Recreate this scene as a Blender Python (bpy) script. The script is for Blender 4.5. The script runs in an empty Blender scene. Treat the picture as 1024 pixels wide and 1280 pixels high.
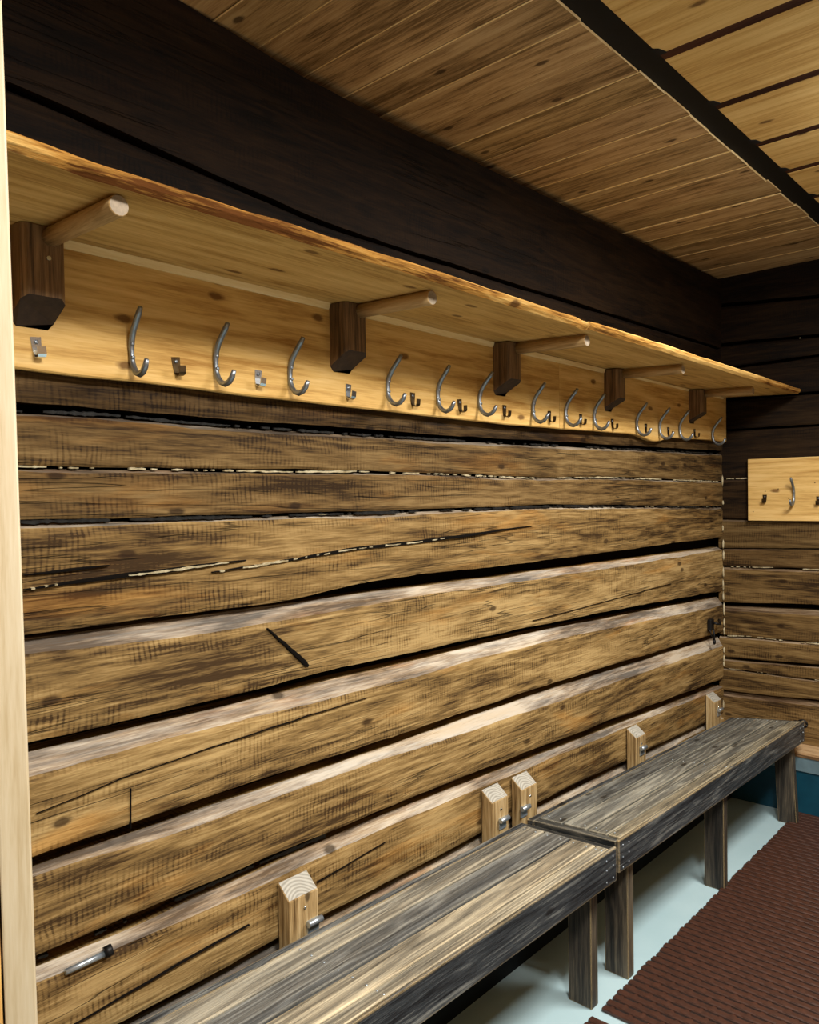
import bpy, bmesh, math, random
import numpy as np
from mathutils import Vector, Matrix, noise as mnoise

random.seed(7)
C = bpy.context.scene.collection
SC = bpy.context.scene

# ------------------------------------------------------------------ camera
cam_d = bpy.data.cameras.new('camera')
cam = bpy.data.objects.new('camera', cam_d)
C.objects.link(cam)
RX = Vector((0.73941, 0.6731, -0.0146))
UP = Vector((-0.00268, 0.02462, 0.99969))
FW = Vector((-0.67326, 0.73914, -0.02))
cam.matrix_world = Matrix(((RX.x, UP.x, -FW.x, 1.4558), (RX.y, UP.y, -FW.y, 0.0),
                           (RX.z, UP.z, -FW.z, 1.45), (0, 0, 0, 1)))
cam_d.sensor_fit = 'AUTO'
cam_d.sensor_width = 36
cam_d.lens = 979.93 / 1280 * 36
cam_d.clip_start = 0.02
SC.camera = cam

# ------------------------------------------------------------------ world, lamps, exposure
w = bpy.data.worlds.new('world'); SC.world = w; w.use_nodes = True
w.node_tree.nodes['Background'].inputs[0].default_value = (0.75, 0.85, 1, 1)
w.node_tree.nodes['Background'].inputs[1].default_value = 0.02

def tube_lamp(name, loc, watts, length, col=(1.0, 0.965, 0.91)):
    # a ceiling tube: most of its light goes down, a little spills sideways on to the ceiling
    d = bpy.data.lights.new(name, 'AREA'); d.shape = 'RECTANGLE'; d.size = .34; d.size_y = length; d.energy = watts; d.color = col
    o = bpy.data.objects.new(name, d); o.location = loc; C.objects.link(o)
    d = bpy.data.lights.new(name, 'POINT'); d.energy = watts * .17; d.shadow_soft_size = .08; d.color = col
    o = bpy.data.objects.new(name, d); o.location = (loc[0], loc[1], loc[2] - .04); C.objects.link(o)
tube_lamp('ceiling_lamp', (1.28, 2.42, 2.40), 46, 0.7)
tube_lamp('ceiling_lamp', (1.55, 0.65, 2.40), 44, 0.5)
tube_lamp('doorway_lamp', (1.45, -0.45, 2.35), 14, 0.3)

SC.view_settings.view_transform = 'Standard'
SC.view_settings.look = 'None'
SC.view_settings.exposure = 0.35
SC.view_settings.gamma = 1
SC.view_settings.use_curve_mapping = False

# ------------------------------------------------------------------ room sizes
YB = 3.882          # face of the back wall
ZC = 2.492          # underside of the ceiling planks
XR = 2.6            # right wall, outside the frame
YF = -1.1           # wall behind the camera

# ------------------------------------------------------------------ materials
def lin(c):
    return tuple(((v / 255) / 12.92 if v / 255 <= .04045 else ((v / 255 + .055) / 1.055) ** 2.4) for v in c) + (1,)

class NT:
    def __init__(s, name):
        s.m = bpy.data.materials.new(name); s.m.use_nodes = True
        s.t = s.m.node_tree; s.t.nodes.clear()
        s.out = s.n('ShaderNodeOutputMaterial'); s.b = s.n('ShaderNodeBsdfPrincipled')
        s.l(s.b.outputs[0], s.out.inputs[0])
    def n(s, typ, **kw):
        nd = s.t.nodes.new(typ)
        for k, v in kw.items(): setattr(nd, k, v)
        return nd
    def l(s, a, b): s.t.links.new(a, b)
    def put(s, sock, v):
        if hasattr(v, 'links') or isinstance(v, bpy.types.NodeSocket): s.l(v, sock)
        else: sock.default_value = v
    def math(s, op, a, b=0.0, c=None, clamp=False):
        nd = s.n('ShaderNodeMath', operation=op); nd.use_clamp = clamp
        s.put(nd.inputs[0], a); s.put(nd.inputs[1], b)
        if c is not None: s.put(nd.inputs[2], c)
        return nd.outputs[0]
    def noise(s, vec, scale, detail=3, rough=.55, dist=0.0):
        nd = s.n('ShaderNodeTexNoise'); s.l(vec, nd.inputs['Vector'])
        nd.inputs['Scale'].default_value = scale; nd.inputs['Detail'].default_value = detail
        nd.inputs['Roughness'].default_value = rough; nd.inputs['Distortion'].default_value = dist
        return nd.outputs['Fac']
    def scale(s, vec, sc):
        nd = s.n('ShaderNodeMapping'); s.l(vec, nd.inputs[0]); nd.inputs['Scale'].default_value = sc
        return nd.outputs[0]
    def ramp(s, f, stops):
        nd = s.n('ShaderNodeValToRGB'); s.put(nd.inputs[0], f)
        e = nd.color_ramp.elements
        while len(e) < len(stops): e.new(0.5)
        for q, (p, c) in zip(e, stops): q.position = p; q.color = c if len(c) == 4 else lin(c)
        return nd.outputs[0]
    def maprange(s, v, a, b, c=0.0, d=1.0):
        nd = s.n('ShaderNodeMapRange'); s.put(nd.inputs[0], v)
        for i, q in enumerate((a, b, c, d)): nd.inputs[i + 1].default_value = q
        return nd.outputs[0]
    def mix(s, f, a, b, mode='MIX'):
        nd = s.n('ShaderNodeMix', data_type='RGBA', blend_type=mode)
        s.put(nd.inputs[0], f); s.put(nd.inputs[6], a); s.put(nd.inputs[7], b)
        return nd.outputs[2]
    def bump(s, h, strength, dist=.002):
        nd = s.n('ShaderNodeBump'); s.l(h, nd.inputs['Height'])
        nd.inputs['Strength'].default_value = strength; nd.inputs['Distance'].default_value = dist
        s.l(nd.outputs[0], s.b.inputs['Normal'])
    def coord(s):
        tc = s.n('ShaderNodeTexCoord'); oi = s.n('ShaderNodeObjectInfo')
        v = s.n('ShaderNodeVectorMath', operation='SCALE'); v.inputs[0].default_value = (13.7, 29.1, 17.3)
        s.l(oi.outputs['Random'], v.inputs['Scale'])
        a = s.n('ShaderNodeVectorMath', operation='ADD'); s.l(tc.outputs['Object'], a.inputs[0]); s.l(v.outputs[0], a.inputs[1])
        s.oi = oi; s.objco = tc.outputs['Object']
        return a.outputs[0]

def ax(axis, along, cross):
    return tuple(along if i == axis else cross for i in range(3))

def wood(name, dark, mid, light, axis=1, grain=1.0, knots=0.5, knotcol=None, saw=0.0, blotch=0.5, rings=0.55,
         rough=0.6, bumps=0.4, tint=False, worn=None, wornw=0.004, greyed=None, check=0.0, spec=0.35, ringfreq=26.0, nax=0, warm=None, fineamt=1.0, midamt=1.0):
    t = NT(name); co = t.coord()
    ks = t.n('ShaderNodeSeparateXYZ'); t.l(co, ks.inputs[0]); kc2 = t.n('ShaderNodeCombineXYZ')
    cross = [i for i in (2, 1, 0) if i != axis and i != nax][0]
    t.l(t.math('MULTIPLY', ks.outputs[axis], 3.6), kc2.inputs[0]); t.l(t.math('MULTIPLY', ks.outputs[cross], 8.0), kc2.inputs[1])
    kn = t.n('ShaderNodeTexVoronoi', feature='F1', voronoi_dimensions='2D'); t.l(kc2.outputs[0], kn.inputs['Vector']); kn.inputs['Scale'].default_value = 1.0
    kd = kn.outputs['Distance']
    kpush = t.math('MULTIPLY', t.maprange(kd, 0.0, .42, 1, 0), knots * .16)
    lo = t.noise(t.scale(co, ax(axis, .55, 6.0 * grain)), 1.0, 2, .5, .25)
    lo2 = t.math('ADD', lo, kpush)
    ring = t.math('SINE', t.math('MULTIPLY', lo2, ringfreq * 6.28 / 2.2))
    ring = t.maprange(ring, -1, 1)
    ring = t.math('POWER', ring, 1.8)
    mid_n = t.noise(t.scale(co, ax(axis, 3.2, 62 * grain)), 1.0, 5, .65)
    fine = t.noise(t.scale(co, ax(axis, 14, 240 * grain)), 1.0, 3, .65)
    big = t.noise(t.scale(co, ax(axis, 1.3, 7)), 1.0, 4, .55, .3)
    f = t.math('ADD', t.math('MULTIPLY', ring, rings * .42), t.math('MULTIPLY', t.math('SUBTRACT', mid_n, .5), 1.3 * midamt))
    f = t.math('ADD', f, t.math('MULTIPLY', t.math('SUBTRACT', fine, .5), 1.1 * fineamt))
    f = t.math('ADD', f, t.math('MULTIPLY', t.math('SUBTRACT', big, .5), blotch * 1.9))
    f = t.math('ADD', f, .5 - rings * .16)
    if saw:
        sp = t.n('ShaderNodeSeparateXYZ'); t.l(co, sp.inputs[0])
        ph = t.math('ADD', t.math('MULTIPLY', sp.outputs[axis], 6.283 * 88), t.math('MULTIPLY', t.noise(t.scale(co, ax(axis, 14, 10)), 1.0, 2), 16))
        sv = t.maprange(t.math('SINE', ph), -.2, 1)
        area = t.maprange(t.noise(t.scale(co, ax(axis, 3, 13)), 1.0, 3, .6), .44, .62)
        brk = t.maprange(t.noise(t.scale(co, ax(axis, 30, 34)), 1.0, 2), .35, .6)
        sm = t.math('MULTIPLY', t.math('MULTIPLY', t.math('MULTIPLY', sv, brk), -saw * .30), area)
        f = t.math('ADD', f, sm)
    col = t.ramp(f, [(.12, dark), (.5, mid), (.9, light)])
    if warm:
        wm = t.maprange(t.noise(t.scale(co, ax(axis, 1.8, 11)), 1.0, 4, .6, .5), .56, .68)
        col = t.mix(t.math('MULTIPLY', wm, .45), col, t.ramp(f, [(.1, warm[0]), (.9, warm[1])]))
    if greyed:
        gm = t.maprange(t.noise(t.scale(co, ax(axis, 1.8, 34)), 1.0, 6, .68, .4), .36, .62)
        gc = t.ramp(f, [(.1, greyed[0]), (.55, greyed[1]), (.95, greyed[2])])
        col = t.mix(t.math('MULTIPLY', gm, greyed[3]), col, gc)
    if knots:
        # only some of the cells carry a knot; a dark eye with a ring round it
        pick = t.n('ShaderNodeSeparateColor'); t.l(kn.outputs['Color'], pick.inputs[0])
        has = t.math('LESS_THAN', pick.outputs[0], min(.9, knots))
        kdn = t.math('ADD', kd, t.math('MULTIPLY', t.math('SUBTRACT', t.noise(t.scale(co, ax(axis, 40, 60)), 1.0, 2), .5), .06))
        eye = t.math('MULTIPLY', t.maprange(kdn, .045, .085, 1, 0), has)
        kc = lin(knotcol) if knotcol else lin(tuple(v * .55 for v in dark))
        col = t.mix(t.math('MULTIPLY', eye, .8), col, kc)
    hgt = t.math('ADD', t.math('MULTIPLY', fine, .5), t.math('MULTIPLY', mid_n, .8))
    if saw: hgt = t.math('ADD', hgt, t.math('MULTIPLY', sm, .5))
    if check:
        cr = t.noise(t.scale(co, ax(axis, .9, 30)), 1.0, 3, .5, .2)
        line = t.maprange(t.math('ABSOLUTE', t.math('SUBTRACT', cr, .5)), .0, .012, 1, 0)
        gate = t.maprange(t.noise(t.scale(co, ax(axis, 1.2, 3)), 1.0, 1), .5, .6)
        line = t.math('MULTIPLY', line, gate)
        col = t.mix(t.math('MULTIPLY', line, check), col, lin(tuple(v * .35 for v in dark)))
        hgt = t.math('SUBTRACT', hgt, t.math('MULTIPLY', line, 1.5))
    if worn:
        bv = t.n('ShaderNodeBevel', samples=4); bv.inputs['Radius'].default_value = wornw
        ge = t.n('ShaderNodeNewGeometry')
        dp = t.n('ShaderNodeVectorMath', operation='DOT_PRODUCT'); t.l(bv.outputs[0], dp.inputs[0]); t.l(ge.outputs['Normal'], dp.inputs[1])
        e = t.maprange(dp.outputs['Value'], .995, .88, 0, 1)
        wn = t.maprange(t.noise(t.scale(co, ax(axis, 5, 40)), 1.0, 4, .65), .34, .50)
        col = t.mix(t.math('MULTIPLY', t.math('MULTIPLY', e, wn), .85), col, lin(worn))
    if tint:
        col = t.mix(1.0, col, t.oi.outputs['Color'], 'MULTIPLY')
    t.l(col, t.b.inputs['Base Color'])
    t.b.inputs['Roughness'].default_value = rough
    t.b.inputs['Specular IOR Level'].default_value = spec
    t.bump(hgt, bumps)
    return t.m

def plain(name, col, rough=.5, metal=0.0, var=0.0, scale=20, spec=.5, col2=None):
    t = NT(name); co = t.coord()
    if var or col2:
        c = t.mix(t.maprange(t.noise(co, scale, 4, .6), .3, .7), lin(col), lin(col2 or tuple(v * (1 - var) for v in col)))
        t.l(c, t.b.inputs['Base Color'])
    else:
        t.b.inputs['Base Color'].default_value = lin(col)
    t.b.inputs['Roughness'].default_value = rough; t.b.inputs['Metallic'].default_value = metal
    t.b.inputs['Specular IOR Level'].default_value = spec
    return t.m

M = {}
M['log'] = wood('log_wood', (70, 52, 30), (146, 119, 74), (190, 162, 110), 1, knots=0.3, knotcol=(52, 34, 18), saw=1.0, blotch=.75, rings=.5,
                rough=.75, bumps=.8, tint=True, check=.7, spec=.15, warm=((120, 76, 26), (206, 150, 70)))
M['logx'] = wood('log_wood_crosswise', (70, 52, 30), (146, 119, 74), (190, 162, 110), 0, knots=0.3, knotcol=(52, 34, 18), saw=.8, blotch=.75, rings=.5,
                 rough=.75, bumps=.8, tint=True, check=.7, spec=.15, nax=1)
M['ledge'] = wood('weathered_log_edge', (100, 82, 62), (164, 142, 114), (208, 192, 166), 1, knots=0.15, blotch=1.5, rings=.5, rough=.85,
                  bumps=.9, spec=.1, tint=True, greyed=((110, 108, 104), (164, 160, 152), (210, 206, 196), .8), warm=((140, 88, 50), (216, 158, 104)))
M['ledgex'] = wood('weathered_log_edge_crosswise', (112, 90, 68), (176, 154, 126), (215, 198, 172), 0, knots=0, blotch=1.0, rings=.5, rough=.8,
                   bumps=.8, spec=.1, tint=True, nax=1)
PN = dict(knotcol=(92, 56, 24), blotch=.3, rings=.5, rough=.6, bumps=.15, spec=.2, ringfreq=15, fineamt=.55)
M['pine'] = wood('pale_pine', (160, 116, 54), (206, 166, 96), (226, 190, 124), 1, knots=0.38, nax=0, **PN)
M['pineshelf'] = wood('pale_pine_shelf', (156, 116, 56), (204, 166, 98), (224, 190, 126), 1, knots=0.3, nax=2, **PN)
M['pinex'] = wood('pale_pine_crosswise', (170, 128, 66), (212, 174, 106), (230, 196, 132), 0, knots=0.3, nax=1, **PN)
M['lit_gap_pale_edge'] = wood('lit_gap_pale_edge_pine', (214, 180, 120), (236, 208, 150), (246, 224, 174), 1, knots=0, **{k: v for k, v in PN.items() if k != 'knotcol'})
M['bark'] = wood('waney_pine_edge', (92, 54, 20), (182, 132, 62), (222, 180, 106), 1, knots=0.4, knotcol=(70, 38, 16), blotch=1.3, rings=.4, rough=.8, bumps=.9, spec=.12)
M['ceil'] = wood('ceiling_pine', (112, 88, 56), (178, 147, 104), (204, 176, 132), 0, knots=0.45, knotcol=(50, 32, 18), blotch=.7, rings=.5,
                 rough=.65, bumps=.2, spec=.15, ringfreq=18, tint=True, nax=2)
M['slat'] = wood('ceiling_slat_pine', (168, 128, 68), (204, 168, 104), (220, 188, 126), 0, knots=0.3, knotcol=(80, 50, 24), blotch=.3, rings=.5,
                 rough=.6, bumps=.12, spec=.15, ringfreq=12, nax=2, fineamt=.5)
M['gapbrown'] = wood('brown_backing_board', (40, 22, 15), (62, 36, 24), (78, 48, 33), 0, knots=0, rough=.85, bumps=.2, spec=.1)
M['bracket'] = wood('brown_stained_block', (58, 42, 27), (108, 82, 53), (144, 114, 78), 2, grain=1.5, knots=0.2, blotch=.5, rings=.6, rough=.6, bumps=.4)
M['bracketend'] = plain('dark_end_grain', (62, 46, 34), .8, var=.35, scale=60)
M['dowel'] = wood('turned_dowel_wood', (128, 100, 62), (174, 142, 94), (196, 166, 120), 0, grain=1.5, knots=0, blotch=.3, rough=.55, bumps=.1)
M['dowelend'] = plain('dowel_end_grain', (158, 142, 120), .7, var=.2, scale=120)
M['bench'] = wood('worn_grey_bench_wood', (56, 54, 50), (138, 132, 119), (204, 198, 180), 1, grain=2.2, knots=0.4, knotcol=(40, 34, 28), blotch=.5, rings=.6, nax=2, midamt=.6, fineamt=.8, ringfreq=20,
                  rough=.5, bumps=.5, worn=(226, 214, 184), wornw=.005, check=.5, spec=.4, tint=True,
                  greyed=((44, 45, 46), (108, 108, 104), (168, 166, 156), .85))
M['apron'] = wood('blue_black_stained_board', (18, 21, 25), (58, 63, 67), (128, 130, 126), 1, grain=2.0, knots=0.25, knotcol=(14, 14, 16), blotch=.7, rings=.5,
                  rough=.5, bumps=.5, worn=(214, 186, 130), wornw=.006, check=.4, spec=.4)
M['apronx'] = wood('blue_black_stained_board_crosswise', (16, 18, 20), (44, 47, 48), (100, 98, 90), 0, grain=1.2, knots=0.1, blotch=.7, rings=.5,
                   rough=.5, bumps=.5, worn=(190, 178, 150), wornw=.004, spec=.4)
M['leg'] = wood('stained_leg_board', (26, 25, 23), (68, 62, 53), (112, 102, 84), 2, grain=1.8, knots=0.3, knotcol=(20, 16, 12), blotch=.8, rings=.5,
                rough=.55, bumps=.5, worn=(214, 190, 136), wornw=.004, spec=.35)
M['post'] = wood('timber_post', (100, 76, 44), (170, 142, 96), (204, 180, 136), 2, grain=1.6, knots=0.25, blotch=.5, rings=.6, rough=.65, bumps=.4, spec=.25)
M['jamb'] = wood('pale_planed_post', (168, 150, 116), (182, 167, 138), (190, 178, 152), 2, knots=0.06, knotcol=(130, 100, 60), blotch=.2, rings=.4, rough=.55, bumps=.1)
M['jambo'] = wood('orange_planed_post', (186, 138, 72), (206, 162, 92), (222, 184, 120), 2, knots=0.06, blotch=.2, rings=.4, rough=.55, bumps=.1)
M['wallfar'] = wood('plain_log_panel', (70, 48, 28), (130, 98, 60), (170, 134, 88), 1, knots=.3, rough=.7)
def endgrain():
    t = NT('post_end_grain'); co = t.coord()
    v = t.n('ShaderNodeVectorMath', operation='DISTANCE'); t.l(t.objco, v.inputs[0]); v.inputs[1].default_value = (.06, -.03, .3)
    d = t.n('ShaderNodeSeparateXYZ'); t.l(t.objco, d.inputs[0])
    r = t.math('SQRT', t.math('ADD', t.math('POWER', t.math('SUBTRACT', d.outputs[0], .075), 2), t.math('POWER', t.math('ADD', d.outputs[1], .012), 2)))
    r = t.math('ADD', r, t.math('MULTIPLY', t.noise(co, 14, 2), .012))
    s = t.maprange(t.math('SINE', t.math('MULTIPLY', r, 900)), -1, 1)
    c = t.ramp(t.math('ADD', t.math('MULTIPLY', s, .5), t.math('MULTIPLY', t.noise(co, 40, 4), .5)), [(.15, (140, 137, 126)), (.8, (190, 187, 176))])
    t.l(c, t.b.inputs['Base Color']); t.b.inputs['Roughness'].default_value = .8
    return t.m
M['endgrain'] = endgrain()
M['black_strip'] = plain('black_ceiling_strip', (11, 14, 20), .7, var=.3, scale=40, spec=.2)
M['gap'] = plain('dark_gap', (16, 12, 9), .95, var=.3, scale=30, spec=.1)  # near-black fill for the log backing, cracks and nail holes
M['caulk'] = plain('pale_seam_caulking', (214, 204, 172), .9, scale=45, col2=(150, 134, 100), spec=.1)
M['caulkd'] = plain('tarry_seam_caulking', (9, 9, 9), .6, scale=90, col2=(34, 34, 33), spec=.35)
M['floor'] = None
M['blue'] = plain('blue_green_wall_paint', (16, 72, 92), .45, scale=14, col2=(11, 58, 76), spec=.4)
M['shaded_base'] = plain('shaded_blue_base_paint', (9, 17, 22), .6, var=.3, scale=14, spec=.2)  # blue base with the shade under the benches put into its colour
M['bluegrey'] = plain('grey_blue_skirting_strip', (110, 136, 146), .5, var=.15, scale=18)
M['steel'] = plain('galvanised_steel', (150, 158, 166), .36, .85, var=.15, scale=60)
M['chrome'] = plain('bright_chrome', (214, 220, 224), .18, 1.0)
M['bronze'] = plain('dark_bronze_metal', (96, 78, 54), .4, 1.0, var=.25, scale=80)
M['zinc'] = plain('zinc_hinge', (196, 210, 222), .35, .8)
M['iron'] = plain('black_iron', (14, 14, 16), .5, .3)
M['mat'] = plain('brown_vinyl_mat', (76, 46, 33), .45, var=.22, scale=30, spec=.45)
def floormat():
    t = NT('pale_floor_coating'); co = t.coord()
    c = t.ramp(t.noise(co, 3.5, 5, .6), [(.3, (168, 197, 204)), (.7, (181, 207, 213))])
    t.l(c, t.b.inputs['Base Color']); t.b.inputs['Roughness'].default_value = .38
    t.bump(t.noise(co, 60, 3), .05)
    return t.m
M['floor'] = floormat()

# ------------------------------------------------------------------ mesh helpers
class MB:
    def __init__(s): s.v = []; s.f = []; s.mi = []; s.sm = []
    def add(s, vs, fs, mi=0, smooth=False):
        o = len(s.v); s.v += [tuple(v) for v in vs]
        for f in fs: s.f.append(tuple(i + o for i in f)); s.mi.append(mi); s.sm.append(smooth)
    def hexa(s, p, mi=0):
        # p: 8 points, bottom four (ccw from above) then top four
        s.add(p, [(3, 2, 1, 0), (4, 5, 6, 7), (0, 1, 5, 4), (1, 2, 6, 5), (2, 3, 7, 6), (3, 0, 4, 7)], mi)
    def box(s, a, b, mi=0):
        (x0, y0, z0), (x1, y1, z1) = a, b
        s.hexa([(x0, y0, z0), (x1, y0, z0), (x1, y1, z0), (x0, y1, z0), (x0, y0, z1), (x1, y0, z1), (x1, y1, z1), (x0, y1, z1)], mi)
    def tube(s, pts, r, n=8, mi=0, cap=True, flat=None, capmi=None):
        pts = [Vector(p) for p in pts]; rs = r if isinstance(r, (list, tuple)) else [r] * len(pts)
        o = len(s.v); up = None
        for i, p in enumerate(pts):
            d = (pts[min(i + 1, len(pts) - 1)] - pts[max(i - 1, 0)]).normalized()
            if up is None:
                up = Vector((0, 0, 1)) if abs(d.z) < .9 else Vector((0, 1, 0))
            a = d.cross(up)
            if a.length < 1e-4: a = d.cross(Vector((1, 0, 0)))
            a.normalize(); bb = a.cross(d).normalized(); up = bb
            for k in range(n):
                t = 2 * math.pi * k / n
                s.v.append(tuple(p + (a * math.cos(t) + bb * math.sin(t)) * rs[i]))
        for i in range(len(pts) - 1):
            for k in range(n):
                k2 = (k + 1) % n
                s.f.append((o + i * n + k, o + i * n + k2, o + (i + 1) * n + k2, o + (i + 1) * n + k)); s.mi.append(mi); s.sm.append(True)
        if cap:
            s.f.append(tuple(o + k for k in range(n))[::-1]); s.mi.append(mi if capmi is None else capmi); s.sm.append(False)
            e = o + (len(pts) - 1) * n
            s.f.append(tuple(e + k for k in range(n))); s.mi.append(mi if capmi is None else capmi); s.sm.append(False)
    def loft(s, profs, mis, closed=True, cap=True, smooth=False):
        o = len(s.v); n = len(profs[0])
        for p in profs: s.v += [tuple(q) for q in p]
        for i in range(len(profs) - 1):
            for k in range(n if closed else n - 1):
                k2 = (k + 1) % n
                s.f.append((o + i * n + k, o + i * n + k2, o + (i + 1) * n + k2, o + (i + 1) * n + k)); s.mi.append(mis[k]); s.sm.append(smooth)
        if cap:
            s.f.append(tuple(o + k for k in range(n))[::-1]); s.mi.append(mis[0]); s.sm.append(False)
            e = o + (len(profs) - 1) * n
            s.f.append(tuple(e + k for k in range(n))); s.mi.append(mis[0]); s.sm.append(False)
    def blob(s, c, r, mi=0, n=6):
        # small irregular lump
        c = Vector(c); rx, ry, rz = r
        vs = [c + Vector((0, 0, rz))]
        for lat in (.45, -.45):
            for k in range(n):
                t = 2 * math.pi * k / n; j = random.uniform(.75, 1.2)
                vs.append(c + Vector((rx * math.cos(t) * .9 * j, ry * math.sin(t) * .9 * j, rz * lat)))
        vs.append(c - Vector((0, 0, rz)))
        fs = [(0, 1 + k, 1 + (k + 1) % n) for k in range(n)]
        fs += [(1 + k, 1 + n + k, 1 + n + (k + 1) % n, 1 + (k + 1) % n) for k in range(n)]
        fs += [(2 * n + 1, 1 + n + (k + 1) % n, 1 + n + k) for k in range(n)]
        s.add(vs, fs, mi, True)
    def mesh(s, name, mats, fix=True):
        me = bpy.data.meshes.new(name); me.from_pydata(s.v, [], s.f)
        for m in mats: me.materials.append(m)
        me.polygons.foreach_set('material_index', s.mi); me.polygons.foreach_set('use_smooth', s.sm)
        if fix:
            bm = bmesh.new(); bm.from_mesh(me); bmesh.ops.recalc_face_normals(bm, faces=bm.faces); bm.to_mesh(me); bm.free()
        me.update(); return me
    def obj(s, name, mats, parent=None, bevel=0, seg=1, fix=True):
        if not isinstance(mats, (list, tuple)): mats = [mats]
        o = bpy.data.objects.new(name, s.mesh(name, mats, fix)); C.objects.link(o)
        if parent: o.parent = parent
        if bevel:
            b = o.modifiers.new('b', 'BEVEL'); b.width = bevel; b.segments = seg; b.limit_method = 'ANGLE'; b.angle_limit = .6
        return o

def empty(name, loc=(0, 0, 0)):
    o = bpy.data.objects.new(name, None); o.location = loc; o.empty_display_size = .05; C.objects.link(o); return o
def tag(o, label, cat, group=None):
    o['label'] = label; o['category'] = cat
    if group: o['group'] = group
    return o
def structure(o): o['kind'] = 'structure'; return o
def place(o, loc):   # shift a mesh's origin to loc, keep the picture
    o.data.transform(Matrix.Translation(-Vector(loc))); o.location = loc; return o

def crv(pts, sm=0.10):
    xs = np.array([p[0] for p in pts]); zs = np.array([p[1] for p in pts])
    g = np.arange(-1.3, 4.6, .02); z = np.interp(g, xs, zs)
    k = max(1, int(sm / .02)); pad = np.pad(z, k, mode='edge')
    z = np.convolve(pad, np.ones(2 * k + 1) / (2 * k + 1), 'valid')
    return lambda y: float(np.interp(y, g, z))
def nz(y, seed, f, a):
    return a * mnoise.noise(Vector((y * f, seed * 7.3, seed * 3.1)))

# ------------------------------------------------------------------ floor
m = MB(); m.box((-.3, YF - .1, -.1), (XR + .1, YB + .3, 0)); structure(m.obj('floor', M['floor']))

# ------------------------------------------------------------------ left wall: hewn logs
S2 = [(.56, 1.616), (.743, 1.621), (.88, 1.616), (1.4, 1.615), (1.875, 1.617), (2.52, 1.625), (3.85, 1.64)]
S3 = [(.56, 1.513), (1.2, 1.512), (1.41, 1.516), (1.767, 1.512), (2.19, 1.505), (2.8, 1.511), (3.85, 1.5)]
S4 = [(.567, 1.414), (.877, 1.411), (1.4, 1.408), (1.87, 1.408), (2.4, 1.408), (3.85, 1.375)]
S5b = [(.57, 1.214), (.87, 1.208), (1.147, 1.208), (1.4, 1.226), (1.78, 1.231), (2.16, 1.224), (2.79, 1.228), (3.85, 1.226)]
S5t = [(.58, 1.2), (.98, 1.196), (1.43, 1.198), (1.91, 1.189), (2.57, 1.185), (3.94, 1.175)]
S5f = [(.57, 1.175), (.79, 1.167), (1.1, 1.162), (1.4, 1.17), (2.06, 1.167), (2.79, 1.163), (3.84, 1.164)]
S6b = [(.57, 1.016), (1.045, 1.016), (1.39, 1.02), (2.05, 1.013), (2.79, .998), (3.86, .963)]
S6t = [(.586, .992), (.89, .988), (1.43, .987), (2.32, .98), (3.95, .927)]
S6f = [(.57, .955), (.867, .959), (1.37, .95), (2.26, .947), (3.86, .892)]
S7b = [(.57, .805), (.863, .809), (1.39, .802), (2.26, .798), (3.86, .764)]
S7t = [(.586, .779), (1.42, .77), (2.31, .768), (3.95, .73)]
S7f = [(.57, .773), (.862, .754), (1.39, .75), (2.26, .728), (3.86, .692)]
S8b = [(.57, .626), (.68, .626), (.895, .622), (1.39, .619), (2.255, .596), (3.85, .53)]
S8t = [(.588, .592), (.753, .582), (.916, .586), (1.42, .59), (2.09, .563), (3.95, .488)]
S8f = [(.575, .577), (.68, .573), (.894, .564), (1.39, .566), (2.04, .548), (3.85, .485)]
S9b = [(.56, .422), (1.1, .421), (1.25, .422), (1.74, .41), (2.23, .414), (2.83, .39), (3.73, .358)]
S9t = [(.56, .396), (1.7, .385), (3.12, .354), (3.73, .342)]
S9f = [(.56, .378), (1.7, .366), (3.04, .343), (3.64, .332)]
S0 = [(.56, 2.19), (.86, 2.163), (1.34, 2.125), (2.4, 2.135), (3.71, 2.15)]
sh = lambda P, d: [(a, b + d) for a, b in P]
#        back-top curve, front-top curve, bottom curve, recess of the top edge, tint
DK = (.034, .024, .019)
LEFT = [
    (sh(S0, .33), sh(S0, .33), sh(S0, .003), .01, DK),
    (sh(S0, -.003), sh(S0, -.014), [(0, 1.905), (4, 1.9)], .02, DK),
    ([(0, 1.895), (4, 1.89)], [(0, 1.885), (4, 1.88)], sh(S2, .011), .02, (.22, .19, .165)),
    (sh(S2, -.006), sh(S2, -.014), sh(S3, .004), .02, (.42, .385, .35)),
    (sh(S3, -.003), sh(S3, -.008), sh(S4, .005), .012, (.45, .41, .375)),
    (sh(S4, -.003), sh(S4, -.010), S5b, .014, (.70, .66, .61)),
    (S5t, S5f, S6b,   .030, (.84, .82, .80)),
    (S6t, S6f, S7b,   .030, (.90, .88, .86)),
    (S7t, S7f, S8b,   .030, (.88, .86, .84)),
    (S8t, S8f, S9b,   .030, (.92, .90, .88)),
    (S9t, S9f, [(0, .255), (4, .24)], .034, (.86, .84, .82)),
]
def log_profile(y, T, F, Bm, rec, sd):
    zt = T(y) + nz(y, sd, 6, .003); zf = F(y) + nz(y, sd + .3, 5, .005) + nz(y, sd + .37, 23, .0022)
    zb = Bm(y) + nz(y, sd + .6, 5, .004) + nz(y, sd + .67, 22, .0018)
    dx = nz(y, sd + .9, 2.2, .004)
    h = zf - zb
    under = min(.022, rec * .7)
    return [(-.13, zt), (-rec, zt), (-rec * .45, zt + (zf - zt) * .6 + nz(y, sd + .2, 12, .004)), (dx - .003, zf), (dx + nz(y, sd + 1.1, 3, .003), zf - h * .08),
            (dx + nz(y, sd + 1.4, 4, .003), zf - h * .5), (dx, zb + h * .06), (dx - .003, zb), (-.025, zb + .004), (-.13, zb + .006)]
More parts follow.
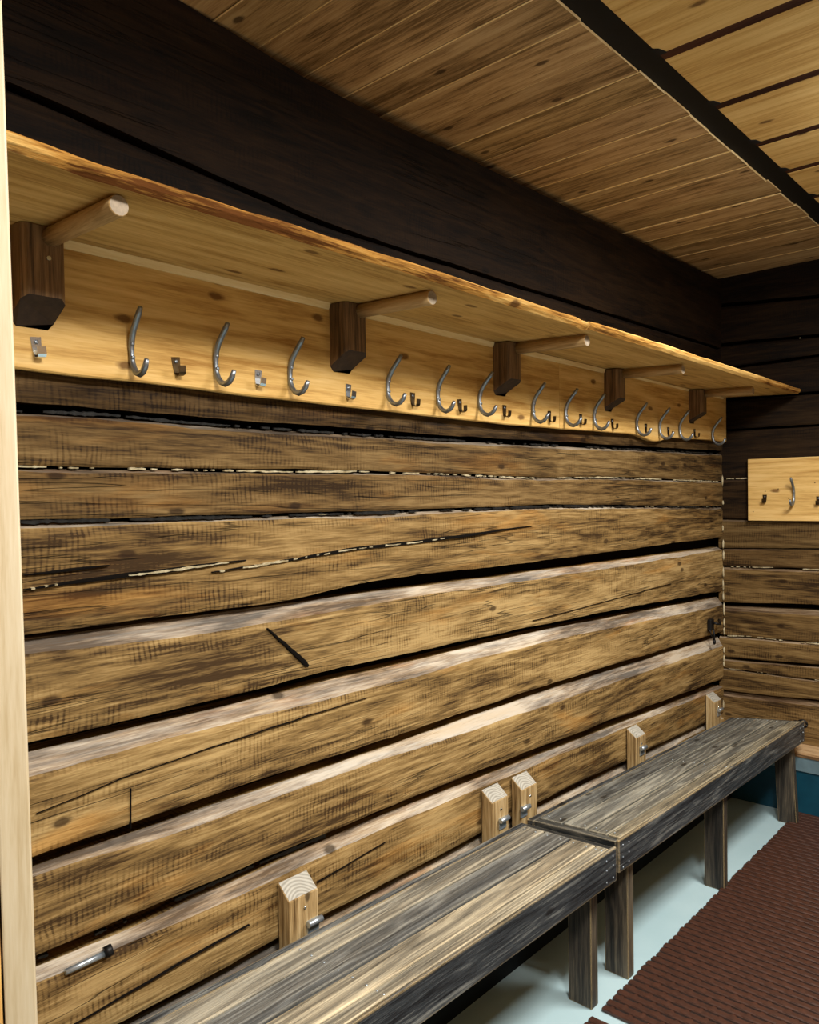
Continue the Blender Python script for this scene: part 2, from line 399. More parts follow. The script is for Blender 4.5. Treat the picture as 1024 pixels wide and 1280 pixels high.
LMI = [0, 1, 1, 0, 0, 0, 0, 0, 0, 0]
wl = MB(); wl.box((-.3, YF - .1, -.05), (-.075, YB + .3, 2.62)); wall_left = structure(wl.obj('wall_left', M['gap']))
ys = list(np.arange(-.9, YB + .001, .035)) + [YB + .004]
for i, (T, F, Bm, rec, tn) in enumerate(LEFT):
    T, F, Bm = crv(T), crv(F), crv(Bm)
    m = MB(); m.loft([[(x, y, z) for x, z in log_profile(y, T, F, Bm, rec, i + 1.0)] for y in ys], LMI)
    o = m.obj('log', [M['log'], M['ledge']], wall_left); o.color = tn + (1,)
# front end piece of the wall, beside the camera, stays in the dark backing

# ------------------------------------------------------------------ back wall: logs seen end to end along x
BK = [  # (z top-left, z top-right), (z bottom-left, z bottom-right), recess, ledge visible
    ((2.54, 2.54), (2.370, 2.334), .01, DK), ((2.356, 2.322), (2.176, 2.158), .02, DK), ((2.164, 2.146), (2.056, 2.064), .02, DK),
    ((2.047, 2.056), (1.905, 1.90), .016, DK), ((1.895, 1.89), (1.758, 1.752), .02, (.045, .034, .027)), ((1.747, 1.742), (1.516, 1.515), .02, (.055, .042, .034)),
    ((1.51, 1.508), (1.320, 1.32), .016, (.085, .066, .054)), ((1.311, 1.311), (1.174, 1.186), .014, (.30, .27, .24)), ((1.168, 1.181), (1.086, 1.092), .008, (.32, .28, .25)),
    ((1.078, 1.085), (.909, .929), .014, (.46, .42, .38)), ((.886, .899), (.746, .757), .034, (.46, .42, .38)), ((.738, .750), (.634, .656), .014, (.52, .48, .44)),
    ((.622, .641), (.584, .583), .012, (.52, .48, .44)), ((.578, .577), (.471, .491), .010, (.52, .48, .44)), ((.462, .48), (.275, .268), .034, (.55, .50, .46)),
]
wb = MB(); wb.box((-.25, YB + .075, -.05), (XR + .1, YB + .3, 2.62)); wall_back = structure(wb.obj('wall_back', M['gap']))
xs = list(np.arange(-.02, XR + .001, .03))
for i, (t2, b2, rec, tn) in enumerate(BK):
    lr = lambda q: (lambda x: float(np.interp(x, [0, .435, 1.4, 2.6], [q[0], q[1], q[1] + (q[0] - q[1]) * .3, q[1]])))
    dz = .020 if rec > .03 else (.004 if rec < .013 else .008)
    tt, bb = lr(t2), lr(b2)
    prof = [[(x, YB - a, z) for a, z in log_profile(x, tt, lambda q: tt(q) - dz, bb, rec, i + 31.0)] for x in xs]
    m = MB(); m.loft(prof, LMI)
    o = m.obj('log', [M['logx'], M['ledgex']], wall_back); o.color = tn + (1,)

# pale caulking squeezed out of the seams (many tiny crumbs), tarry caulking behind it
def caulk_run(mb, pts, dens, mi=0, x=.0, w=.004, back=False):
    # a ragged ribbon pressed into the seam, breaking off here and there
    c = crv(pts, .03); a, b = pts[0][0], pts[-1][0]
    sd = random.uniform(0, 99); run = []
    def flush():
        if len(run) > 1: mb.loft(run, [mi] * 4, smooth=False)
        run.clear()
    y = a
    while y < b:
        k = mnoise.noise(Vector((y * 5, sd, 0))) + .7 * mnoise.noise(Vector((y * 31, sd, 4))) + .5 * mnoise.noise(Vector((y * 90, sd, 8)))
        k = k + (dens - .5) * 1.6
        if k > 0.06:
            hw = w * min(1.15, .35 + k) * .5 * random.uniform(.75, 1.15); zz = c(y) + nz(y, sd, 40, .0014); xo = x + random.uniform(-.0015, .0015)
            q = [(xo - .006, zz - hw), (xo, zz - hw * .8), (xo + .001, zz + hw * .6), (xo - .006, zz + hw)]
            run.append([(p, y, z) if not back else (y, YB - p, z) for p, z in q])
        else: flush()
        y += .006 if not back else .005
    flush()
cA = [(.568, 1.293), (.687, 1.301), (.834, 1.304), (1.052, 1.313)]
cB = [(.96, 1.292), (1.119, 1.301), (1.38, 1.318), (1.6, 1.322), (1.745, 1.327), (2.207, 1.346)]
mb = MB()
caulk_run(mb, S3, .62, w=.0065)
caulk_run(mb, cA, .55, w=.006, x=.007); caulk_run(mb, cB[:-1], .55, w=.006, x=.007)
caulk_run(mb, S4, .7, 1, x=-.001, w=.009); caulk_run(mb, sh(S2, -.003), .58, 1, x=-.008, w=.009); caulk_run(mb, S4, .28, 0, w=.003, x=.001)
caulk_run(mb, [(.56, .604), (1.3, .60)], .7, 1, x=-.028, w=.014)
o = mb.obj('seam_caulking', [M['caulk'], M['caulkd']], wall_left, fix=False); o['kind'] = 'stuff'
mb = MB()
for pts, d in (([(.02, 1.513), (.13, 1.513)], .9), ([(.02, 1.316), (.6, 1.318)], .5), ([(.02, 1.082), (.233, 1.089), (.9, 1.086)], 1.0), ([(.02, .742), (.134, .753), (.278, .748), (.9, .754)], 1.2),
               ([(.02, .581), (.277, .585), (.9, .58)], .9), ([(.1, 2.054), (.435, 2.06)], .35), ([(.2, 2.15), (.435, 2.15)], .25), ([(.02, 1.75), (.4, 1.747)], .35)):
    caulk_run(mb, pts, min(.75, d * .6), back=True, w=.008)
z = .40
while z < 1.72:            # the corner seam
    L = random.uniform(.012, .035)
    if random.random() < .6: mb.blob((.004 + nz(z, 5, 6, .006), YB - .004, z), (.005, .005, L))
    z += L * 1.9
o = mb.obj('seam_caulking', [M['caulk']], wall_back, fix=False); o['kind'] = 'stuff'

# long drying cracks, the gouge and the saw kerf on the left wall: slivers of dark hollow
def sliver(name, pts, wid, taper=True, wedge=False):
    m = MB(); n = len(pts); prof = []
    for i, (y, z) in enumerate(pts):
        k = math.sin(math.pi * (i + .15) / (n - .7)) if taper else 1
        if wedge: k = (i / (n - 1)) ** .7 * (.4 if i == n - 1 else random.uniform(.8, 1.1))
        hw = wid * (.2 + .8 * max(k, 0)) / 2
        d = Vector((pts[min(i + 1, n - 1)][0] - pts[max(i - 1, 0)][0], pts[min(i + 1, n - 1)][1] - pts[max(i - 1, 0)][1])).normalized()
        ny, nzv = -d.y, d.x
        xo = .0052
        prof.append([(xo, y + ny * hw, z + nzv * hw), (xo + .0006, y, z), (xo, y - ny * hw, z - nzv * hw), (-.02, y - ny * hw, z - nzv * hw), (-.02, y + ny * hw, z + nzv * hw)])
    m.loft(prof, [0] * 5)
    return m.obj(name, M['gap'], wall_left)
def dens(pts, step=.04, j=.002, sd=1):
    c = crv(pts, .02); y = pts[0][0]; out = []
    while y < pts[-1][0]: out.append((y, c(y) + nz(y, sd, 18, j))); y += step
    return out
sliver('crack', dens(cA, sd=2), .009); sliver('crack', dens(cB, sd=3), .009)
sliver('crack', dens([(.568, 1.318), (.66, 1.322), (.75, 1.327)], sd=4), .005)
sliver('crack', dens([(.58, .885), (.75, .905), (.95, .915), (1.25, .925), (1.45, .928)], sd=5), .0015)
sliver('crack', dens([(.60, .466), (.85, .482), (1.05, .492)], sd=6), .0016)
sliver('crack', dens([(1.24, .512), (1.5, .53)], sd=8), .0012)
sliver('crack', dens([(2.2, 1.03), (2.7, 1.04), (3.3, 1.055)], sd=9), .0018)
g = [(1.104 + .119 * t, 1.152 - .107 * t + random.uniform(-.0012, .0012)) for t in np.linspace(0, 1, 14)]
sliver('gouge', g, .012, wedge=True)
sliver('saw_kerf', [(.762, .88), (.761, .84), (.760, .80)], .0025, False)

# ------------------------------------------------------------------ other walls (outside the frame)
m = MB(); m.box((XR, YF - .1, -.05), (XR + .15, YB + .3, 2.62)); structure(m.obj('wall_right', M['wallfar']))
m = MB(); m.box((-.3, YF - .15, -.05), (XR + .1, YF, 2.62)); structure(m.obj('wall_front', M['wallfar']))

# ------------------------------------------------------------------ painted base of the back wall
YP = 3.744
m = MB(); m.box((-.12, YP, 0), (XR, YB + .08, .262), 0)
bb_ = structure(m.obj('baseboard_back', M['blue']))
m = MB(); m.loft([[(x, YP - .006, .196 + nz(x, 3, 9, .002)), (x, YP + .01, .196), (x, YP + .01, .262), (x, YP - .006, .258)] for x in np.arange(-.10, XR, .1)], [0] * 4)
m.obj('skirting_strip', M['bluegrey'], bb_)
m = MB(); m.loft([[(x, YP - .010, .260), (x, YP - .012, .272 + nz(x, 8, 5, .004)), (x, YP + .02, .279), (x, YB + .07, .279), (x, YB + .07, .26)] for x in np.arange(-.10, XR, .06)], [0] * 5)
o = m.obj('ledge_board', [M['ledgex']], bb_); o.color = (.8, .66, .5, 1)
m = MB(); m.box((-.12, YF, 0), (.086, YP, .240)); structure(m.obj('baseboard_left', M['shaded_base']))

# ------------------------------------------------------------------ ceiling
m = MB(); m.box((-.3, YF - .1, ZC + .014), (XR + .1, YB + .3, ZC + .12)); ceiling = structure(m.obj('ceiling', M['gapbrown']))
edges = [YF, -.9, -.74, -.58, -.42, -.26, -.1, .06, .22, .38, .53, .69, .845, 1.0, 1.13, 1.285, 1.42, 1.56, 1.71, 1.845, 1.99, 2.15, 2.29, 2.46, 2.61, 2.785, 2.93, 3.09, 3.245, 3.39, 3.54, 3.69, YB + .02]
for i in range(len(edges) - 1):
    a, b = edges[i], edges[i + 1]
    dz = random.uniform(-.0015, .0015); xe = .566 + random.uniform(-.004, .004)
    g_ = .0012; ch = .0045 if a > 2.0 and i % 4 != 1 else .002
    m = MB()
    # a pale planed chamfer runs along the near edge of each plank
    m.loft([[(x, a + g_, ZC + dz + ch), (x, a + g_ + ch, ZC + dz), (x, b - g_, ZC + dz), (x, b - g_, ZC + .0135), (x, a + g_, ZC + .0135)] for x in (-.12, xe)], [1, 0, 0, 0, 0])
    o = m.obj('ceiling_plank', [M['ceil'], M['lit_gap_pale_edge']], ceiling)
    q = random.uniform(.78, 1.0); o.color = (q, q * random.uniform(.96, 1), q * random.uniform(.94, 1), 1)
gaps = [-.82, -.50, -.17, .16, .49, .82, 1.15, 1.495, 1.812, 2.147, 2.464, 2.738, 3.04, 3.34, 3.64]
pe = YF
for gy in gaps + [YB + .04]:
    m = MB(); m.box((.640, pe, ZC - .006), (XR, gy - .0165, ZC + .0135)); m.obj('ceiling_slat', M['slat'], ceiling, bevel=.0015)
    m = MB(); m.box((.640, gy - .0163, ZC - .0045), (XR, gy + .0163, ZC + .0135)); m.obj('gap_lath', M['gapbrown'], ceiling)
    pe = gy + .0165
# dark laths that show as notches between strip and slats
m = MB(); m.box((.540, YF, ZC + .006), (.6395, YB + .02, ZC + .0138)); strip = structure(m.obj('trim_1', M['black_strip']))
for gy in gaps:
    m = MB(); a0, a1, z0, z1 = gy - .052, gy - .0168, ZC - .0085, ZC - .0061
    tri = [(.636, a0 - .004), (.652, a0 + .010), (.660, a1), (.636, a1)]
    m.add([(x, y, z) for z in (z0, z1) for x, y in tri], [(0, 1, 2, 3), (7, 6, 5, 4), (0, 4, 5, 1), (1, 5, 6, 2), (2, 6, 7, 3), (3, 7, 4, 0)])
    m.obj('notch_block', M['black_strip'], strip)

# ------------------------------------------------------------------ pale post at the left edge of the view
pp = empty('partition_post', (.60, .332, 0)); tag(pp, 'pale planed wooden post running from floor to ceiling in front of the log wall', 'post')
def slab(t0, t1, d0, d1, name, mat):
    # t runs along the face to the far edge, d goes away from the face; the post stands turned and leans slightly
    tv = Vector((.36, .933, 0)); nv = Vector((-.933, .36, 0))
    m = MB(); prof = []
    for z in (0, .6, 1.2, 1.8, 2.48):
        o = Vector((.587 + .0261 * (1.975 - z) - .60, 0, z))
        prof.append([o + tv * a_ + nv * b_ for a_, b_ in ((t0, d0), (t1, d0), (t1, d1), (t0, d1))])
    m.loft(prof, [0] * 4)
    return m.obj(name, mat, pp, bevel=.002, seg=2)
slab(-.030, 0, 0, .07, 'post_face', M['jamb'])
slab(-.16, -.0318, .002, .07, 'side_board', M['jambo'])

# ------------------------------------------------------------------ coat rail with hooks, left wall
XP = .028
def rail_board(name, y0, y1, bot, top, parent, sd):
    m = MB(); prof = []
    c = crv(bot, .02)
    for y in list(np.arange(y0, y1, .04)) + [y1]:
        zb = c(y) + nz(y, sd, 7, .0025)
        prof.append([(.002, y, zb + .002), (XP - .003, y, zb), (XP, y, zb + .003), (XP, y, top - .02), (XP, y, top), (.002, y, top)])
    m.loft(prof, [0] * 6)
    return m.obj(name, M['pine'], parent)
rail = empty('coat_rail', (0.0, 2.2, 1.68)); tag(rail, 'long pale pine coat rail with a row of metal hooks under the wall shelf', 'coat rack')
def P(o, parent):
    o.parent = parent; o.matrix_parent_inverse = Matrix.Translation(-parent.location); return o
botz = [(0, 1.684), (.55, 1.682), (.9, 1.680), (1.3, 1.675), (1.75, 1.673), (2.05, 1.671), (2.35, 1.673), (2.8, 1.682), (2.95, 1.679), (3.0, 1.668), (3.06, 1.660), (3.13, 1.664), (3.2, 1.681), (3.4, 1.688), (3.86, 1.693)]
P(rail_board('rail_board', .05, 2.3365, botz, 1.985, None, 3), rail)
P(rail_board('rail_board', 2.3385, 3.862, botz, 1.985, None, 4), rail)

def hook_mesh():
    pr = [(.052, .084), (.043, .073), (.031, .060), (.019, .046), (.011, .032), (.0065, .016), (.006, 0), (.0075, -.014), (.013, -.027), (.023, -.037), (.036, -.0415), (.049, -.038), (.059, -.029), (.066, -.016)]
    m = MB()
    rr = [.0045] + [.0062] * 3 + [.0062, .006, .0052, .0058] + [.0062] * 4 + [.006, .0045]
    m.tube([(x, 0, z) for x, z in pr], rr, 8)
    return m.mesh('coat_hook', [M['steel']])
def hook_screw_mesh():
    m = MB(); m.tube([(.0105, 0, 0), (.0135, 0, 0), (.0145, 0, 0)], [.0042, .004, .002], 8); return m.mesh('screw', [M['steel']])
HM, HS = hook_mesh(), hook_screw_mesh()
def put(me, name, parent, world, loc, rot=0.0):
    o = bpy.data.objects.new(name, me); C.objects.link(o)
    o.parent = parent
    o.location = Vector(loc) - (world if world else Vector((0, 0, 0)))
    o.rotation_euler = (0, 0, rot); return o
big = [(.768, 1.732), (.958, 1.732), (1.158, 1.730), (1.483, 1.730), (1.687, 1.726), (1.879, 1.729), (2.166, 1.725), (2.369, 1.725), (2.566, 1.724), (2.902, 1.718), (3.109, 1.714), (3.309, 1.718), (3.675, 1.712)]
for y, z in big:
    h = put(HM, 'coat_hook', rail, rail.location, (XP, y, z), random.uniform(-.06, .06)); h.rotation_euler.x = random.uniform(-.05, .05)
    for dz in (.020, -.006):
        put(HS, 'screw', h, None, (0, 0, dz))
def small_mesh(mat):
    m = MB(); w0, w1 = .0095, .0065
    def strip(pts, ws):
        prof = []
        for (x, z, tx, tz), ww in zip(pts, ws):
            prof.append([(x, -ww, z), (x, ww, z), (x + tx, ww, z + tz), (x + tx, -ww, z + tz)])
        m.loft(prof, [0] * 4)
    strip([(.0, .018, .0018, 0), (.0, .0, .0018, 0), (.0005, -.014, .0018, .0008), (.004, -.019, .0008, .0018), (.012, -.021, 0, .0018), (.019, -.019, -.001, .0015), (.0215, -.014, -.0018, 0), (.0225, -.001, -.0018, 0)],
          [w0, .0085, w1, w1, w1, .007, .0075, .0075])
    return m.mesh('key_hook', [mat])
SM = {k: small_mesh(M[k]) for k in ('chrome', 'bronze', 'steel')}
mm = MB(); mm.tube([(.0015, 0, 0), (.0032, 0, 0), (.0038, 0, 0)], [.0042, .0038, .0015], 8); SS = mm.mesh('screw', [M['steel']])
small = [(.59, 1.724, 'chrome'), (.868, 1.722, 'bronze'), (1.071, 1.718, 'chrome'), (1.346, 1.713, 'chrome'), (1.586, 1.713, 'bronze'), (1.791, 1.712, 'bronze'), (2.013, 1.712, 'bronze'), (2.272, 1.712, 'bronze'),
         (2.477, 1.715, 'bronze'), (2.711, 1.713, 'bronze'), (2.992, 1.711, 'bronze'), (3.203, 1.709, 'bronze'), (3.48, 1.716, 'bronze')]
for y, z, k in small:
    h = put(SM[k], 'key_hook', rail, rail.location, (XP, y, z), random.uniform(-.05, .05)); h.rotation_euler.x = random.uniform(-.12, .12)
    h['label'] = {'chrome': 'small bright chrome hook', 'bronze': 'small dark metal hook'}[k]
    put(SS, 'screw', h, None, (0, 0, .009))

# ------------------------------------------------------------------ shelf on brackets
shelf = empty('wall_shelf', (0.06, 2.1, 1.9)); tag(shelf, 'long pine wall shelf with a waney front edge on brown brackets and dowels', 'shelf')
uz = lambda y: 1.9125 - .0072 * (y - .4)
ut = lambda x, y: uz(y) + .016 * (1 - x / .375)
fx = crv([(0, .384), (.41, .384), (.51, .373), (.57, .371), (.66, .372), (.71, .376), (.78, .372), (.88, .379), (1.0, .376), (1.17, .381), (1.45, .377), (1.7, .375), (1.86, .372), (1.9, .366), (1.94, .362), (1.96, .374), (2.4, .376), (3.0, .375), (3.83, .372)], .02)
def shelf_board(y0, y1, sd, dz0=0.0):
    m = MB(); prof = []
    for y in list(np.arange(y0, y1, .02)) + [y1]:
        xf = fx(y) + nz(y, sd, 14, .003); zb = uz(y) + dz0; th = .022; zr = ut(.032, y) + dz0
        xb = .0315
        a = nz(y, sd + 4, 17, .004); b_ = nz(y, sd + 6, 11, .004)
        prof.append([(xb, y, zr), (xf - .012 + a, y, zb), (xf - .002 + a * .5, y, zb + .008), (xf + .003, y, zb + .016 + b_ * .4), (xf - .004 + b_, y, zb + th), (xb, y, zr + th)])
    m.loft(prof, [0, 1, 1, 1, 0, 0])
    return P(m.obj('shelf_board', [M['pineshelf'], M['bark']], None), shelf)
shelf_board(.05, 1.938, 11); shelf_board(1.945, 3.83, 17, .002)
for y0, y1 in ((.625, 1.285), (1.366, 1.955), (2.032, 2.648), (2.718, 3.413), (3.486, 3.82)):  # pale strips paint the light that falls through the gap behind the shelf
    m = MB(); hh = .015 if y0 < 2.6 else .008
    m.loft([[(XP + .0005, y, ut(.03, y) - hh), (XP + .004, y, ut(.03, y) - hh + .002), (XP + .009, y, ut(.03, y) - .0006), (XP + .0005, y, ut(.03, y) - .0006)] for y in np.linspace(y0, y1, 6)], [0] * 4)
    P(m.obj('lit_gap_pale_edge', M['lit_gap_pale_edge'], None), shelf)
BY = [.583, 1.325, 1.993, 2.682, 3.45]; BW = [.076, .074, .070, .062, .062]
TIPX = [.334, .320, .327, .314, .292]
for i, y in enumerate(BY):
    hw = BW[i] / 2; x0, x1 = XP + .0005, .088; zt = ut(x0, y) - .0005; zf = 1.802; zb = 1.757; c = .010
    zt2 = ut(x1, y) - .0005
    m = MB()
    # outline in plan with chamfered front corners; the foot is cut off on a slope
    plan = [(x0, -hw), (x1 - c, -hw), (x1, -hw + c), (x1, hw - c), (x1 - c, hw), (x0, hw)]
    zfoot = lambda x, yy: zb + (zf - zb) * (x - x0) / (x1 - x0) + (.012 if abs(yy) > hw * .8 and x < x1 - .02 else 0)
    vs = [(a, y + b_, zfoot(a, b_)) for a, b_ in plan] + [(a, y + b_, ut(a, y) - .0006) for a, b_ in plan]
    # trimmed lower corners
    vs_mid = [(x0, y - hw * .72, zb), (x0, y + hw * .72, zb)]
    n = 6
    fs = [(k, (k + 1) % n, n + (k + 1) % n, n + k) for k in range(5)]
    m.add(vs + vs_mid, fs + [(11, 10, 9, 8, 7, 6)], 0)
    m.add(vs + vs_mid, [(0, 12, 13, 5, 4, 3, 2, 1)], 1)
    m.add(vs + vs_mid, [(5, 13, 12, 0, 6, 11)], 0)
    b = P(m.obj('bracket', [M['bracket'], M['bracketend']], None, bevel=.0015), shelf)
    zc = uz(y) - .0175; dy = .012; zq = lambda x: ut(x, y) - .0175
    m = MB(); tx = TIPX[i]
    m.tube([(x1 - .004, y + dy, zq(x1)), (x1 + .1, y + dy - .002, zq(x1 + .1)), (tx - .003, y + dy - .004, zq(tx)), (tx, y + dy - .004, zq(tx))], [.0165, .0165, .0165, .0150], 16, 0, capmi=1)
    d = m.obj('dowel', [M['dowel'], M['dowelend']], b); d['label'] = 'round light wooden peg'
    d.matrix_parent_inverse = Matrix.Translation(-shelf.location) if False else Matrix.Identity(4)
    if i == 0:
        m = MB(); m.tube([(x1, y + .006, 1.868), (x1 + .003, y + .006, 1.868)], .004, 8); m.obj('screw', M['chrome'], b)

# ------------------------------------------------------------------ coat board on the back wall
rb = empty('coat_board', (.4, YB - .001, 1.43)); tag(rb, 'short pale pine coat board on the dark back wall beyond the bench', 'coat rack')
m = MB(); m.box((.1305, YB - .026, 1.3105), (1.25, YB - .001, 1.603)); P(m.obj('rail_board', M['pinex'], None, bevel=.0015), rb)
for x, z in ((.338, 1.425), (.63, 1.425), (.92, 1.425)):
    h = put(HM, 'coat_hook', rb, rb.location, (x, YB - .026, z), -math.pi / 2)
    for dz in (.020, -.006): put(HS, 'screw', h, None, (0, 0, dz))
for x, z in ((.208, 1.415), (.44, 1.405), (.75, 1.41)):
    h = put(SM['bronze'], 'key_hook', rb, rb.location, (x, YB - .026, z), -math.pi / 2); h['label'] = 'small dark metal hook'
    put(SS, 'screw', h, None, (0, 0, .009))
m = MB()
for x, z in ((.21, 1.449), (.268, 1.459), (.313, 1.416), (.155, 1.353), (.425, 1.485)):
    m.tube([(x, YB - .0268, z), (x, YB - .0255, z)], .0026, 6)
o = P(m.obj('nail_holes', M['gap'], None), rb); o['kind'] = 'stuff'

# ------------------------------------------------------------------ benches
def bench(name, label, nr, fr, nf, ff, vs, legs, apron_h, tintcols, near_end=True):
    nr, fr, nf, ff = map(Vector, (nr, fr, nf, ff))
    base = Vector((.5 * (nf.x + nr.x), nr.y, 0))
    root = empty(name, base); tag(root, label, 'bench', 'benches along the log wall')
    L = (ff - nf).length
    def Bl(u, v, wz):
        a = nr.lerp(nf, v); b = fr.lerp(ff, v); p = a.lerp(b, u); return p + Vector((0, 0, wz)) - base
    def piece(pname, u0, u1, v0, v1, w0, w1, mat, seg=10, bev=.003, wob=.0):
        m = MB(); prof = []
        for k in range(seg + 1):
            u = u0 + (u1 - u0) * k / seg; j = random.uniform(-wob, wob)
            prof.append([Bl(u, v0 + j, w0), Bl(u, v1 + j, w0), Bl(u, v1 + j, w1), Bl(u, v0 + j, w1)])
        m.loft(prof, [0] * 4)
        return m.obj(pname, mat, root, bevel=bev, seg=2)
    e = .022 / L
    piece('rear_rail', 0, 1, 0, vs[1] - .006, -apron_h, -.006, M['apron'])
    tq = .03
    for k in range(1, len(vs) - 2):
        o = piece('seat_plank', e * 1.15, 1 - e * 1.15, vs[k] + .012, vs[k + 1] - .012, -.028, -.001 * (k % 2), M['bench'], wob=.001)
        o.color = tintcols[k - 1] + (1,)
    # front board: the narrow worn top strip and the dark face are one board
    piece('front_strip', e * 1.15, 1 - e * 1.15, vs[-2] + .006, .9985, -.028, 0, M['bench'], wob=.0005).color = tintcols[-1] + (1,)
    piece('front_rail', 0, 1, 1 - .10, 1 + .004, -apron_h, -.030, M['apron'])
    piece('front_face', 0, 1, 1.0, 1 + .035, -apron_h, .0005, M['apron'], bev=.004)
    for u0, u1, nm in ((0, e, 'end_board'), (1 - e, 1, 'end_board')):
        piece(nm, u0, u1, vs[1] - .004, .9985, -apron_h + .004, -.004, M['apronx'], seg=2)
    for (x0, x1, y0, y1, top, dxl) in legs:
        m = MB()
        p = [(x0, y0, .0), (x1, y0, .0), (x1, y1, .0), (x0, y1, .0), (x0 - dxl, y0, top), (x1 - dxl, y0, top), (x1 - dxl, y1, top), (x0 - dxl, y1, top)]
        m.hexa([Vector(q) - base for q in p]); m.obj('leg', M['leg'], root, bevel=.003, seg=2)
    # nail heads
    m = MB()
    for u in (e * 2.2, 1 - e * 2.2, .5):
        for k in range(1, len(vs) - 1):
            for q in (.25, .75):
                v = vs[k] + (vs[k + 1] - vs[k]) * q
                a = Bl(u, v, -.0005); m.tube([a, a + Vector((0, 0, .0014))], [.0032, .0026], 6)
    for u in (e, e * 2.6, 1 - e, 1 - e * 2.6):
        for wz in (-.02, -.05, -.08):
            a = Bl(u, 1.035, wz + random.uniform(-.006, .006)); m.tube([a, a + Vector((.0014, 0, 0))], [.0032, .0026], 6)
    o = m.obj('nail_heads', M['zinc'], root); o['kind'] = 'stuff'
    return root, Bl, base
tt1 = [(1.0, .97, .90), (.62, .66, .72), (1.25, 1.15, .97), (1.2, 1.13, .98)]
tt2 = [(.56, .60, .64), (.68, .70, .70), (.78, .78, .74), (.90, .84, .70)]
b1, _, _ = bench('bench', 'worn grey plank bench nearer the pale post, with tan middle board', (.053, .2, .461), (.106, 1.966, .461), (.361, .2, .461), (.400, 1.989, .461),
      [0, .088, .33, .612, .878, 1], [(.282, .357, 1.936, 1.974, .43, 0), (.262, .337, .42, .458, .43, 0)], .096, tt1)
b2, Bl2, base2 = bench('bench', 'dark grey plank bench reaching into the far corner of the room', (.108, 1.992, .463), (.121, 3.650, .415), (.390, 2.022, .463), (.413, 3.690, .440),
      [0, .088, .37, .645, .87, 1], [(.293, .370, 2.13, 2.168, .43, 0), (.317, .390, 2.835, 2.872, .43, 0), (.339, .416, 3.60, 3.636, .405, .022)], .094, tt2)
m = MB(); c0 = Vector((.405, 3.70, .418)) - base2
m.tube([c0 + Vector((.018 * math.cos(t) + .004, .012, .016 * math.sin(t))) for t in np.linspace(0, 2 * math.pi, 14)], .005, 6)
m.box(tuple(c0 + Vector((-.025, -.012, -.03))), tuple(c0 + Vector((.012, .002, .014))))
m.obj('latch_ring', M['iron'], b2)

# ------------------------------------------------------------------ wall posts that carry the benches' hinges
posts = [(1.119, 1.206, .557, 'stubby timber post behind the bench nearest the pale post, ringed end grain on top'),
         (1.900, 1.985, .549, 'one of two posts close together, standing at the end of the nearer bench'),
         (2.059, 2.146, .543, 'one of two posts close together, standing at the start of the farther bench'),
         (2.850, 2.933, .519, 'single pale post behind the middle of the farther bench'),
         (3.645, 3.732, .496, 'smallest looking post in the corner of the log walls behind the bench end')]
hy = [1.187, 1.950, 2.066, 2.894, 3.694]
for i, (y0, y1, zt, lab) in enumerate(posts):
    yc = (y0 + y1) / 2
    r = empty('hinge_post', (.001, yc, 0)); tag(r, lab, 'post', 'timber posts between bench and log wall')
    m = MB(); hw = (y1 - y0) / 2
    px = .045; zq_ = zt - .033   # the top slopes down towards the bench
    m.hexa([(.004, -hw, .2405), (px, -hw, .2405), (px, hw, .2405), (.004, hw, .2405), (.004, -hw, zt), (px, -hw, zq_), (px, hw, zq_), (.004, hw, zt)])
    m.mi[1] = 1
    m.obj('post_body', [M['post'], M['endgrain']], r, bevel=.002)
    zh = .456 if i < 3 else (.442 if i == 3 else .424)
    m = MB(); yh = hy[i] - yc
    m.tube([(px + .010, yh - .021, zh), (px + .010, yh + .021, zh)], .0075, 10)
    m.box((px, yh - .017, zh - .03), (px + .004, yh + .017, zh + .004))
    m.obj('hinge', M['zinc'], r)
    m = MB(); m.tube([(px, .002, zt - .062), (px + .0035, .002, zt - .062)], [.0045, .003], 8); m.obj('screw', M['chrome'], r)

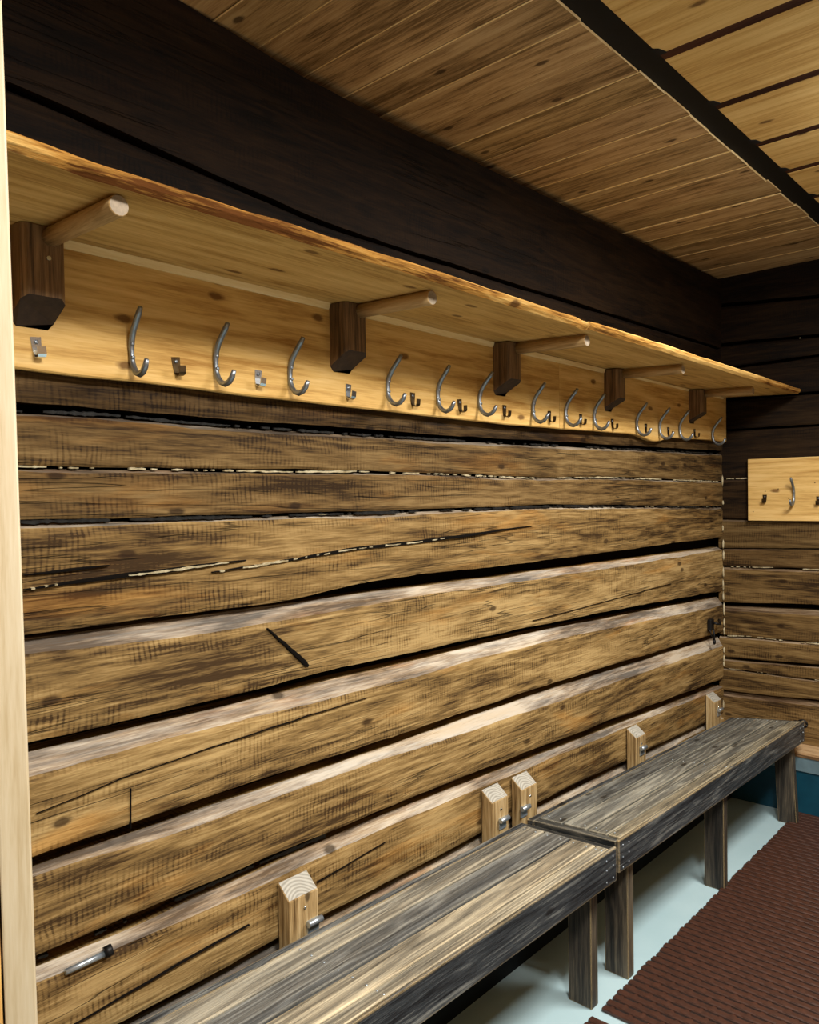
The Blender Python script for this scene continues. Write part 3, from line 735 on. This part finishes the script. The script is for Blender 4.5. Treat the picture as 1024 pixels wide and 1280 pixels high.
# ------------------------------------------------------------------ rolled-out floor mats of brown bars
def floor_mat(label, x0, x1, y0, y1, pitch=.0310):
    r = empty('floor_mat', (x0, y0, 0)); tag(r, label, 'mat', 'slatted mats on the floor')
    n = int(round((y1 - y0) / pitch)); Lx = x1 - x0
    m = MB(); w_, h = .0108, .012
    prof = []
    for x in (0, .004, Lx - .004, Lx):
        e = .75 if x in (0, Lx) else 1
        prof.append([(x, -w_ * e, .003), (x, w_ * e, .003), (x, w_ * e, .009 * e), (x, w_ * .7 * e, h * e), (x, -w_ * .7 * e, h * e), (x, -w_ * e, .009 * e)])
    m.loft(prof, [0] * 6); me = m.mesh('mat_bar', [M['mat']])
    cm = MB(); sp = .054
    for k in range(n):
        o = bpy.data.objects.new('mat_bar', me); C.objects.link(o); o.parent = r; o.location = (random.uniform(-.003, .003), (k + .5) * pitch, 0)
        x = .02 + (.5 * sp if k % 2 else 0) + random.uniform(-.002, .002)
        while x < Lx - .01:
            yc = (k + 1) * pitch
            if k < n - 1:
                cm.box((x - .005, yc - .007, .002), (x + .005, yc + .007, .0075))
            # swelling of the bar where the link runs through it
            cm.add([(x - .011, (k + .5) * pitch - .0095, .0115), (x + .011, (k + .5) * pitch - .0095, .0115), (x + .011, (k + .5) * pitch + .0095, .0115), (x - .011, (k + .5) * pitch + .0095, .0115), (x, (k + .5) * pitch, .0142)],
                   [(0, 1, 4), (1, 2, 4), (2, 3, 4), (3, 0, 4)], 0, True)
            x += sp
    o = cm.obj('mat_links', M['mat'], r, fix=False); o['kind'] = 'stuff'
    return r
floor_mat('brown slatted floor mat stretching from the bench legs to the blue wall base', .378, 1.62, 1.945, 3.737)
floor_mat('brown slatted floor mat showing only a corner below the pale strip of bare floor', .372, 1.62, .73, 1.908)

# ------------------------------------------------------------------ iron bits on the log wall
la = empty('iron_latch', (.004, 3.70, .80)); tag(la, 'small black iron latch with a hanging wire on the log wall near the corner', 'latch')
m = MB(); m.box((0, -.028, -.004), (.018, .012, .048)); m.obj('latch_plate', M['iron'], la, bevel=.003)
m = MB(); m.tube([(.018, -.002, .03), (.035, .006, .026), (.036, .04, .02), (.012, .085, .034)], .006, 6); m.obj('latch_bolt', M['iron'], la)
m = MB(); m.tube([(.012, -.03, .0), (.016, -.015, -.03), (.02, .004, -.055)], .003, 6); m.tube([(.014, .012, .0), (.018, .012, -.03), (.02, .006, -.058)], .004, 6)
m.blob((.02, .006, -.062), (.008, .010, .014)); m.obj('hanging_wire', M['iron'], la)
pv = empty('iron_bolt', (-.01, .70, .585)); tag(pv, 'old iron bolt lying in the pale ledge of a lower log near the pale post', 'bolt')
m = MB(); m.tube([(.014, -.075, -.010), (.016, .0, -.008)], .006, 8); m.obj('bolt_shank', M['zinc'], pv)
m = MB(); m.tube([(.016, .0, -.006), (.018, .014, -.004)], .011, 8); m.obj('bolt_head', M['iron'], pv)
